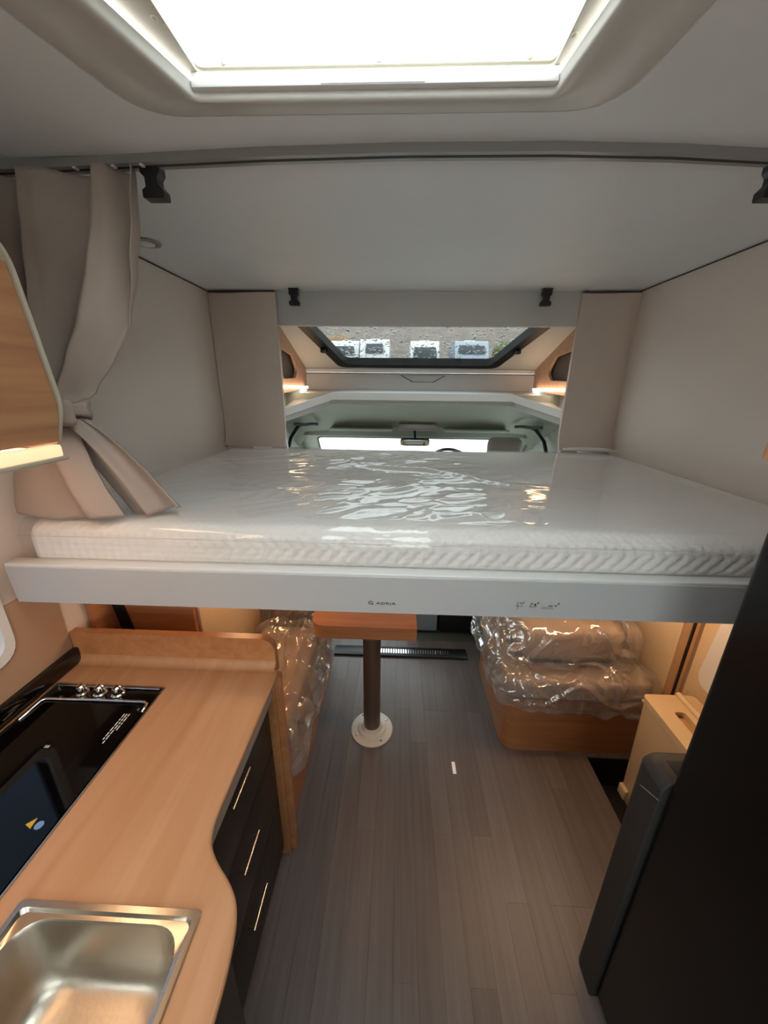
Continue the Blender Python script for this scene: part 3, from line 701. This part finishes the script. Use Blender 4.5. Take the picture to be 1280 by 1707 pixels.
for k, x in enumerate((-.93, -.82, -.72, -.63, -.565)):
    y = .99-.02*(x+.9)/.35
    bx('curtain_hook', (x-.004, y-.006, 2.146), (x+.004, y+.006, 2.152), 'whitegloss', cu, .001)

# ================================================================ CEILING LATCHES AND DOWNLIGHT
def latch(x, y, sz, label, flip=1):
    e = empty('bed_latch', (x, y, ZT), label, 'latch', 'black bed latches on the ceiling')
    A = [(-.020, 0), (.014, 0), (.020, -.010), (.020, -.022), (.013, -.030), (.013, -.040), (.024, -.052), (.024, -.066), (-.022, -.066), (-.022, -.052), (-.013, -.046), (-.013, -.030), (-.021, -.022)]
    pl('hook_body', [rpoly([(x+flip*a*sz, ZT-.002+b*sz) for a, b in A], .003*sz, 2)], y-.012*sz, y+.012*sz, 'blackplastic', e, XZ)
    bx('mount_plate', (x-.022*sz, y-.014*sz, ZT-.004), (x+.022*sz, y+.02*sz, ZT+.001), 'blackplastic', e, .001)
    return e
latch(-.556, .992, 1.05, 'black bed latch under the ceiling beside the tied curtain')
latch(.785, .995, 1.15, 'black bed latch under the ceiling on the fridge side near the track', -1)
latch(-.545, 2.10, 1.1, 'small black bed latch on the fascia above the window, tied curtain side')
latch(.715, 2.10, 1.1, 'small black bed latch on the fascia above the window, fridge side', -1)
dl = empty('ceiling_downlight', (-.885, 1.47, ZT), 'small round recessed ceiling light with a grey ring above the bed', 'ceiling light')
bm = lathe(bmesh.new(), [(.028, -.001), (.030, -.006), (.045, -.005), (.047, 0)], (-.885, 1.47, ZT+.001), 32); obj('bezel', bm, 'track', dl, auto=40)
bm = lathe(bmesh.new(), [(.024, -.0085), (.027, -.007), (.027, -.002)], (-.885, 1.47, ZT+.001), 32); obj('lens', bm, 'ceil', dl, auto=40)

# ================================================================ OVERHEAD CABINET (kitchen side)
oc = empty('overhead_cabinet', (-.85, .1, 1.575), 'wooden overhead cabinet with rounded pale edging and a lit strip below', 'cabinet')
CE = rpoly([(XL+.002, 1.575), (-.70, 1.575), (-.672, 1.66), (-.70, 1.93), (-.76, 2.0), (XL+.002, 2.02)], [0, .03, .12, .2, .08, 0], 8)
pl('end_panel', [CE], .735, .743, 'edge', oc, XZ)
pl('body', [rpoly([(XL+.002, 1.585), (-.71, 1.585), (-.685, 1.66), (-.715, 1.93), (-.77, 1.99), (XL+.002, 2.01)], [0, .02, .12, .2, .08, 0], 8)], -.7, .734, 'wooddoor', oc, XZ)
for a, b in ((-.68, .02), (.025, .733)):
    dr_ = pl('door', [rpoly([(-.692, 1.588), (-.676, 1.66), (-.703, 1.905), (-.72, 1.905), (-.695, 1.66), (-.708, 1.588)], .003, 2)], a, b, 'wooddoor', oc, XZ)
bx('led_strip', (-.78, -.6, 1.572), (-.72, .70, 1.579), 'ledwarm', oc, .001)
bx('led_diffuser', (-.706, -.6, 1.560), (-.682, .726, 1.584), 'leddiff', oc, .004)
bx('led_profile', (-.700, -.6, 1.553), (-.676, .730, 1.561), 'edge', oc, .002)

# ================================================================ KITCHEN
CZ = .865
SINK = rpoly(rect(-.622, -.312, -.08, .358), .012, 3)
HOB = rpoly(rect(-.985, -.662, .25, .828), .008, 3)
front = [(-.362, .915), (-.362, .56), (-.362, .50), (-.352, .455), (-.325, .425), (-.285, .395), (-.26, .365), (-.248, .32), (-.243, .25), (-.243, -.45)]
def smoothpts(P, it=2):
    for _ in range(it):
        q = [P[0]]
        for a, b in zip(P, P[1:]): q += [(a[0]*.75+b[0]*.25, a[1]*.75+b[1]*.25), (a[0]*.25+b[0]*.75, a[1]*.25+b[1]*.75)]
        P = q+[P[-1]]
    return P
front = smoothpts(front)
ct = empty('kitchen_worktop', (-.65, .3, CZ-.03), 'light beech kitchen worktop with curved front edge and raised end rail', 'worktop')
pl('top', [[(XL+.001, -.45), (XL+.001, .915)] + front, list(reversed([(p[0], p[1]) for p in SINK])), list(reversed(HOB))], CZ-.028, CZ, 'woodtop', ct)
bm = bmesh.new()   # front edge band
tube(bm, [(x+.001, y, CZ-.006) for x, y in front], .006, 8); obj('edge_band', bm, 'woodtop', ct, smooth=True)
RB = rpoly([(-1.008, CZ-.02), (-.366, CZ-.02), (-.366, .97), (-1.008, .97)], [0, 0, .055, 0], 10)
bm = bmesh.new(); plate(bm, [RB], .925, .95, XZ); obj('end_rail', bm, 'wood', ct, auto=35)
bm = bmesh.new(); rings = []   # concave cove between top and rail
for x in (-1.0, -.368): rings.append([(x, .925-.024*(1-math.sin(a)), CZ+.001+.024*(1-math.cos(a))) for a in [i*PI/16 for i in range(9)]] + [(x, .926, CZ-.002)])
loft(bm, rings, True, True); obj('cove', bm, 'woodtop', ct, auto=50)
ub = bx('trim_10', (XL, -.45, CZ+.0005), (XL+.02, .924, CZ+.052), 'blackgloss', None, .003); setp(ub, kind='structure', label='black upstand strip along the wall behind the hob')
kl = pl('trim_12', [rpoly([(-.45, CZ+.0525), (.92, CZ+.0525), (.92, 1.155), (.78, 1.155), (.78, 1.008), (-.45, 1.008)], [0, 0, 0, 0, .05, 0], 5)], XL, XL+.004, 'kitchwall', None, YZ); setp(kl, kind='structure', label='warm brown-beige wall lining above the black upstand strip')
# base cabinet: panels, drawers, handles
kc = empty('kitchen_cabinet', (-.65, .5, 0), 'black kitchen drawer cabinet with long steel handles and a wooden end panel', 'cabinet')
bx('end_panel', (-1.0, .922, 0), (-.357, .945, CZ-.03), 'wood', kc, .002)
bx('end_filler', (-.412, .905, 0), (-.376, .922, CZ-.03), 'wood', kc, .002)
bx('carcass', (-1.0, -.45, .0), (-.416, .90, CZ-.16), 'blackfront', kc, 0)
bx('top_rail', (-.412, .46, CZ-.100), (-.378, .905, CZ-.029), 'railgrey', kc, .003)
for z0, z1, hz in ((.55, .758, .735), (.305, .545, .485), (.05, .30, .237)):
    d = bx('drawer', (-.414, .47, z0), (-.398, .904, z1), 'blackfront', kc, .003)
    h = bmesh.new(); tube(h, [(-.378, .595, hz), (-.378, .70, hz)], .0042, 8); tube(h, [(-.400, .605, hz-.004), (-.388, .603, hz-.002), (-.378, .60, hz)], .004, 6); tube(h, [(-.400, .69, hz-.004), (-.388, .692, hz-.002), (-.378, .695, hz)], .004, 6)
    obj('handle', h, 'chrome', d, auto=50)
# curved black front under the sink
fc = [(x-.024, y) for x, y in front if y < .50]
bm = bmesh.new(); loft(bm, [[(x, y, .02), (x-.014, y, .02), (x-.014, y, CZ-.03), (x, y, CZ-.03)] for x, y in fc], True, True); obj('curved_front', bm, 'blackfront', kc, auto=40)
bx('plinth', (-.96, -.45, .0), (-.42, .90, .04), 'blackfront', kc, 0)
# ---- sink
sn = empty('kitchen_sink', (-.467, .14, CZ), 'rectangular stainless steel sink set in the beech worktop', 'sink')
scx, scy = -.467, .139
def rr(hx, hy, r, z, n=8): return [(scx+x, scy+y, z) for x, y in rpoly(rect(-hx, hx, -hy, hy), r, n)]
bm = bmesh.new(); loft(bm, [rr(.158, .222, .010, CZ+.0005), rr(.156, .220, .010, CZ+.004), rr(.147, .211, .012, CZ+.004), rr(.144, .208, .014, CZ-.003)]); obj('rim', bm, 'steel', sn, auto=40)
bm = bmesh.new(); loft(bm, [rr(.144, .208, .014, CZ-.003), rr(.139, .203, .055, CZ-.005)]); obj('corner_ledge', bm, 'steel', sn, auto=40)
bm = bmesh.new(); loft(bm, [rr(.139, .203, .055, CZ-.005), rr(.136, .200, .055, CZ-.012), rr(.129, .193, .055, CZ-.10), rr(.122, .186, .066, CZ-.125), rr(.110, .174, .06, CZ-.138), rr(.09, .154, .05, CZ-.143), rr(.03, .05, .02, CZ-.146)], False, True); obj('bowl', bm, 'steelbrush', sn, smooth=True)
bm = lathe(bmesh.new(), [(.03, 0), (.03, .002), (.02, .0), (.0, .0005)][:3], (-.467, .03, CZ-.1455), 24); obj('drain', bm, 'chrome', sn)
# ---- hob
hb = empty('gas_hob', (-.82, .54, CZ), 'black glass-lidded hob with three steel knobs set in the worktop', 'hob')
pl('tray', [rpoly(rect(-.984, -.663, .251, .827), .008, 3)], CZ-.03, CZ-.012, 'blackgloss', hb)
pl('tray_rim', [rpoly(rect(-.986, -.661, .249, .829), .008, 3), rpoly(rect(-.982, -.665, .253, .825), .008, 3)], CZ-.012, CZ+.002, 'steelbrush', hb)
bx('control_panel', (-.978, .775, CZ-.013), (-.669, .820, CZ-.004), 'blackgloss', hb, .002)
tb('panel_bead', [(-.975, .822, CZ-.001), (-.675, .822, CZ-.001)], .0025, 'chrome', hb)
lid = pl('glass_lid', [rpoly(rect(-.976, -.671, .262, .772), .012, 4)], CZ-.008, CZ-.001, 'hobglass', hb)
bm = bmesh.new(); tube(bm, [(-.976, .70, CZ+.001), (-.974, .762, CZ+.002), (-.966, .771, CZ+.003), (-.82, .772, CZ+.003), (-.686, .772, CZ+.003), (-.675, .766, CZ+.002), (-.672, .74, CZ+.001)], .0042, 8); obj('lid_edge', bm, 'chrome', lid, smooth=True)
for x in (-.888, -.835, -.783):
    k = obj('knob', lathe(bmesh.new(), [(.017, 0), (.017, .004), (.0125, .007), (.0115, .026), (.008, .029)], (x, .801, CZ-.004), 24), 'chrome', hb, auto=40)
    bx('pointer', (x-.0015, .790, CZ+.023), (x+.0015, .806, CZ+.0265), 'blackplastic', k, 0)
for r0, L in ((-.718, .075), (-.711, .08), (-.704, .05)):   # printed warning lines on the lid
    yy = .735
    while yy > .735-L:
        w = random.uniform(.006, .014); bx('printed_word', (r0, yy-w, CZ-.0011), (r0+.0028, yy, CZ-.0005), 'print', lid, 0); yy -= w+.003
bm = box(bmesh.new(), (-.84, .628, CZ-.001), (-.828, .636, CZ+.003), .001); obj('lid_stud', bm, 'chrome', lid)
bx('lid_stud', (-.69, .745, CZ-.001), (-.684, .752, CZ+.003), 'chrome', lid, .001)
plain('yellow', '#c9a52e', .5); plain('blue', '#6f93c4', .5)
pl('warning_triangle', [[(-.728, .470), (-.712, .463), (-.715, .483)]], CZ-.0011, CZ-.0004, 'yellow', lid)
bm = lathe(bmesh.new(), [(.008, 0), (.008, .0006)], (-.70, .470, CZ-.001), 16); obj('notice_disc', bm, 'blue', lid)
# ---- strap and wooden end of the dinette behind the worktop
sp = empty('dinette_divider', (-.85, 1.08, 0), 'wooden divider board with a black strap behind the kitchen end rail', 'divider')
bx('board', (-.985, 1.085, 0), (-.705, 1.105, 1.02), 'woodx', sp, .003)
bx('side_board', (-.715, 1.11, 0), (-.697, 1.62, 1.0), 'doorcream', sp, .003)
bm = bmesh.new(); plate(bm, [[(-1.0, 1.06), (-.965, 1.06), (-.925, .84), (-.965, .84)]], 1.076, 1.084, XZ); obj('strap', bm, 'blackplastic', sp, auto=30)

# ================================================================ DINETTE
bnl = empty('dinette_bench', (-.7, 1.45, 0), 'narrow wooden dinette bench base behind the kitchen cabinet', 'bench')
bm = bmesh.new(); plate(bm, [rpoly(rect(-.690, -.395, .96, 1.95), .02, 4)], 0, .40, XY); obj('base', bm, 'woodx', bnl, auto=35)
bm = bmesh.new(); plate(bm, [[(1.16, .30), (1.185, .30), (1.185, .36), (1.16, .36)]], -.3955, -.3935, YZ); obj('vent_slot', bm, 'blackplastic', bnl)
def wrapped(pa, pb, pr, a, b, r, amp, seed, label, cuts=84):
    """a taupe cushion inside a loose crumpled bag of clear film"""
    def dsp(co, n):
        q = co*5 + noise.noise_vector(co*4)*.9 + Vector((seed, 0, 0)); d = noise.voronoi(q)[0]; d2 = noise.voronoi(co*13+noise.noise_vector(co*8)*.8)[0]
        act = max(0, min(1, .4+1.5*noise.noise(co*3.3+Vector((0, seed, 0)))))
        return amp*(5.5*max(0, .16-(d[1]-d[0])) + 2.4*act*max(0, .18-(d2[1]-d2[0])) + .9*d[0] + .9*noise.noise(co*4+Vector((seed, 1, 2))))
    e = empty('wrapped_cushion', ((pa[0]+pb[0])/2, (pa[1]+pb[1])/2, pa[2]), label, 'cushion', 'cushions in clear plastic wrap')
    obj('cushion_pad', softbox(bmesh.new(), pa, pb, pr, 8, lambda co, n: .005*noise.noise(co*5)), 'uphol', e, smooth=True)
    obj('plastic_wrap', softbox(bmesh.new(), a, b, r, cuts, dsp), 'filmcr', e, auto=55)
    return e
wrapped((-.685, .965, .402), (-.38, 1.62, .52), .035, (-.665, .965, .31), (-.345, 1.625, .545), .05, .022, 1, 'taupe seat cushion in crumpled clear plastic on the bench behind the kitchen cabinet')
wrapped((-.685, 1.69, .402), (-.425, 1.87, .80), .05, (-.68, 1.68, .41), (-.412, 1.90, .82), .06, .022, 5, 'taupe upright cushion in crumpled clear plastic at the far end of the kitchen-side bench')
# bench on the door side
bnr = empty('side_bench', (.85, 1.6, 0), 'wooden side bench base with a rounded corner beside the step well', 'bench')
bm = bmesh.new(); plate(bm, [rpoly(rect(.545, 1.195, 1.385, 1.95), [.07, 0, 0, .02], 8)], 0, .32, XY); obj('base', bm, 'woodx', bnr, auto=35)
wrapped((.52, 1.365, .322), (1.19, 1.95, .45), .04, (.49, 1.345, .285), (1.185, 1.95, .468), .05, .020, 11, 'taupe seat cushion in crumpled clear plastic on the side bench by the door')
wrapped((.60, 1.44, .488), (1.06, 1.93, .665), .035, (.515, 1.40, .488), (1.09, 1.95, .69), .06, .022, 17, 'loose taupe cushion in clear plastic lying on top of the side bench seat cushion')
# table
tbl = empty('dinette_table', (-.105, 1.467, 0), 'beech dinette table with a rounded corner on a single brown pillar', 'table')
TT = rpoly(rect(-.375, .10, 1.37, 2.02), [.075, .006, .03, .075], 8)
pl('tabletop', [TT], .635, .70, 'woodx', tbl)
obj('pillar', lathe(bmesh.new(), [(.043, .03), (.043, .635)], (-.105, 1.467, 0), 28), 'pillar', tbl, auto=40)
fl = obj('floor_flange', lathe(bmesh.new(), [(.108, 0), (.108, .006), (.100, .010), (.075, .012), (.070, .022), (.055, .026), (.05, .04)], (-.105, 1.467, 0), 36), 'basewhite', tbl, auto=30)
for a in (.6, 2.2, 3.7, 5.3): obj('screw', lathe(bmesh.new(), [(.006, 0), (.006, .002), (.003, .003)], (-.105+.09*math.cos(a), 1.467+.09*math.sin(a), .0105), 10), 'chrome', fl)
# floor vent
fv = empty('floor_vent', (.1, 2.06, 0), 'black slotted metal vent strip across the floor before the cab', 'vent')
bx('bar', (-.40, 2.015, 0), (.49, 2.105, .014), 'blackplastic', fv, .004)
slot_me = None
for k in range(30):
    x = -.12 + k*.0165
    if slot_me is None:
        s = bx('slot', (0, 0, 0), (.008, .038, .002), 'chrome', fv, 0); slot_me = s.data; s.location = (x, 2.04, .0138)
    else:
        s = bpy.data.objects.new('slot', slot_me); COL.objects.link(s); s.parent = fv; s.matrix_parent_inverse = fv.matrix_basis.inverted(); s.location = (x, 2.04, .0138)
o = bx('white_strip', (.288, 1.247, .0005), (.304, 1.305, .002), 'plainwhite', None, .0004); setp(o, 'small white strip lying on the dark plank floor', 'paper strip')  # small flat white strip on the planks

# ================================================================ FRIDGE SIDE
fg = empty('tall_fridge', (.9, .05, 0), 'tall black fridge with a smooth dark door along the aisle', 'fridge')
pl('body', [rpoly(rect(.64, 1.21, -.55, .592), .01, 3)], 0, 1.50, 'fridge', fg)
pl('door', [rpoly([(.612, -.53), (.64, -.53), (.64, .598), (.612, .598)], [.008, 0, 0, .018], 5)], .04, 1.49, 'fridge', fg)
bx('door_seal', (.636, -.52, .05), (.642, .590, 1.48), 'blackplastic', fg, 0)
gp = empty('door_side_partition', (.9, .65, 0), 'low dark grey rounded partition beside the black fridge with a grip recess', 'partition')
PG = rpoly([(.600, .600), (1.21, .600), (1.21, .690), (.600, .690)], [.006, 0, 0, .035], 8)
pl('panel', [PG], 0, .855, 'postgrey', gp)
bm = bmesh.new()
rings = []
for z, d in ((.855, 0), (.872, .006), (.882, .02)): rings.append([(p[0]+(d if p[0] < .9 else 0), p[1]-(d if p[1] > .64 else 0), z) for p in PG])
loft(bm, rings, True, True); obj('top_cap', bm, 'postgrey', gp, auto=50)
bx('grip_recess', (.64, .618, .8815), (.78, .655, .8835), 'stepblack', gp, .001)
obj('seam_line', tube(bmesh.new(), [(.5995, .60, .83), (.5995, .655, .80)], .0007, 6), 'edge', gp)
ws = empty('wooden_shelf_end', (.85, .4, 1.59), 'wooden shelf end with rounded corner above the black fridge', 'shelf')
pl('board', [rpoly(rect(.562, 1.215, -.4, .600), [0, 0, 0, .02], 6)], 1.60, 1.663, 'wood', ws)
bx('back_rail', (1.19, -.4, 1.50), (1.215, .59, 1.60), 'wood', ws, .002)
# waste bin hanging by the door
bn = empty('door_waste_bin', (1.08, 1.0, .03), 'cream plastic waste bin with a slotted lid at the entrance door', 'bin')
bm = bmesh.new()
rings = [[(x, y, z) for x, y in rpoly(rect(1.0+i, 1.195, .84+i, 1.20-i), .02, 4)] for z, i in ((.0, .02), (.03, .008), (.52, 0))]
loft(bm, rings, True, True); obj('body', bm, 'bincream', bn, auto=40)
ld = pl('lid', [rpoly(rect(.996, 1.197, .836, 1.204), .022, 5), rpoly(rect(1.06, 1.10, .90, 1.12), .012, 4)], .524, .55, 'bincream', bn)
bx('lid_hollow', (1.05, .89, .521), (1.11, 1.13, .526), 'tan', ld, 0)
tb('lid_hinge', [(1.135, 1.205, .553), (1.135, 1.0, .556), (1.135, .85, .553)], .012, 'bincream', ld)
bx('seam', (.9985, .86, .5195), (1.19, 1.202, .5245), 'cream', bn, 0)
bx('catch', (.992, 1.14, .035), (1.012, 1.185, .085), 'bincream', bn, .004)
bx('bracket', (1.19, .9, .2), (1.212, 1.15, .45), 'doorcream', bn, .003)

# ================================================================ OUTSIDE
gr = bmesh.new(); prof = [(-30, -.75), (12, -.75), (20, .6), (29, 2.6), (36, 2.9), (42, 5), (60, 14), (90, 26)]
rows = []
for y, z in prof: rows.append([(x, y, z + (noise.noise(Vector((x*.12, y*.1, 0)))*1.2 if y > 38 else 0)) for x in range(-90, 91, 6)])
rows = rows
loft(gr, rows[:3], closed=False); g = obj('ground', gr, 'asphalt', smooth=True); setp(g, kind='structure', label='pale wet yard outside the windows')
gr = bmesh.new(); loft(gr, rows[2:], closed=False); g = obj('hillside', gr, 'hill', smooth=True); setp(g, kind='structure', label='brown hillside behind the parked vehicles')
def caravan(x, y, w, h, mat, label, win, low):
    z0 = 2.62 + (y-29)*.04
    e = empty('parked_caravan', (x, y, z0), label, 'caravan', 'vehicles parked outside')
    A = rpoly([(y, z0+.35), (y+5, z0+.35), (y+5, z0+h), (y+.7, z0+h), (y+.12, z0+h*.55)], [.15, .15, .3, .45, .3], 6)
    bm = bmesh.new(); plate(bm, [A], x-w/2, x+w/2, YZ); bmesh.ops.bevel(bm, geom=[ed for ed in bm.edges if abs(ed.verts[0].co.x-ed.verts[1].co.x) < 1e-4 and len(ed.link_faces) == 2 and abs(ed.link_faces[0].normal.x-ed.link_faces[1].normal.x) > .5], offset=.1, segments=2, affect='EDGES')
    obj('body', bm, mat, e, auto=40)
    def front(zf):    # y of the front face
        t = max(0, (zf-h*.55)/(h*.45)); return y+.10*zf/h*0+.06+.62*t**1.3
    for u0, u1, b0, b1 in win:
        bm = bmesh.new(); 
        loft(bm, [[(x+u*w/2*(1-.10*(zz > (b0+b1)/2)), front(zz*h)-.06+dy, z0+zz*h) for u in (u0, u1) for dy in (0,)][:2] for zz in (b0, (b0+b1)/2, b1)], closed=False)
        r = bmesh.ops.solidify(bm, geom=bm.faces[:], thickness=.05)
        obj('window', bm, 'vanglass', e)
    bx('bumper', (x-w*.46, y-.06, z0+.30), (x+w*.46, y+.10, z0+.30+low*h), 'vanlow', e, .05)
    for s in (-1, 1):
        bm = lathe(bmesh.new(), [(.32, -.1), (.34, -.06), (.34, .06), (.32, .1)], (0, 0, 0), 20); bm.transform(Matrix.Translation((x+s*(w/2-.14), y+1.6, z0+.34)) @ Matrix.Rotation(PI/2, 4, 'Y')); obj('wheel', bm, 'tyre', e, auto=40)
    bx('roof_vent', (x-.4, y+1.5, z0+h), (x+.4, y+2.2, z0+h+.12), 'vanwhite', e, .03)
    return e
caravan(-4.35, 31, 2.2, 2.45, 'vanwhite', 'white caravan parked beside a brown bush outside, outermost on the tied curtain side', [(-.7, .7, .55, .82)], .2)
caravan(-1.95, 30, 2.2, 2.5, 'vanwhite', 'white caravan with one wide dark front window parked outside', [(-.62, .62, .58, .86)], .32)
caravan(1.85, 30, 2.15, 2.4, 'vanwhite', 'pale caravan with a tall grey front window parked outside', [(-.82, .82, .42, .80)], .22)
caravan(5.35, 30, 2.5, 2.42, 'vangrey', 'blue-grey van parked outside beside a green bush', [(-.8, .8, .62, .86)], .2)
def bush(x, y, r, h, mat, label):
    bm = bmesh.new(); bmesh.ops.create_icosphere(bm, subdivisions=4, radius=1)
    for v in bm.verts:
        d = 1+.35*noise.noise(v.co*3+Vector((x, 0, 0)))+.15*noise.noise(v.co*9); v.co = Vector((v.co.x*r*d, v.co.y*r*d, v.co.z*h*d))
    z0 = 2.7; e = empty('outdoor_bush', (x, y, z0), label, 'bush')
    bm.transform(Matrix.Translation((x, y, z0+h*.95))); obj('foliage', bm, mat, e, smooth=True)
    tb('stem', [(x, y, z0-.3), (x, y, z0+h)], .08, 'hill', e)
bush(8.0, 31, .9, 1.2, 'leaf', 'round green bush growing outside beside the blue-grey van')
plain('rust', '#8a6a4c', .9, var=.4, vs=4)
bush(-5.9, 38, 1.3, 1.8, 'rust', 'rust-brown bush growing outside behind the white caravan')
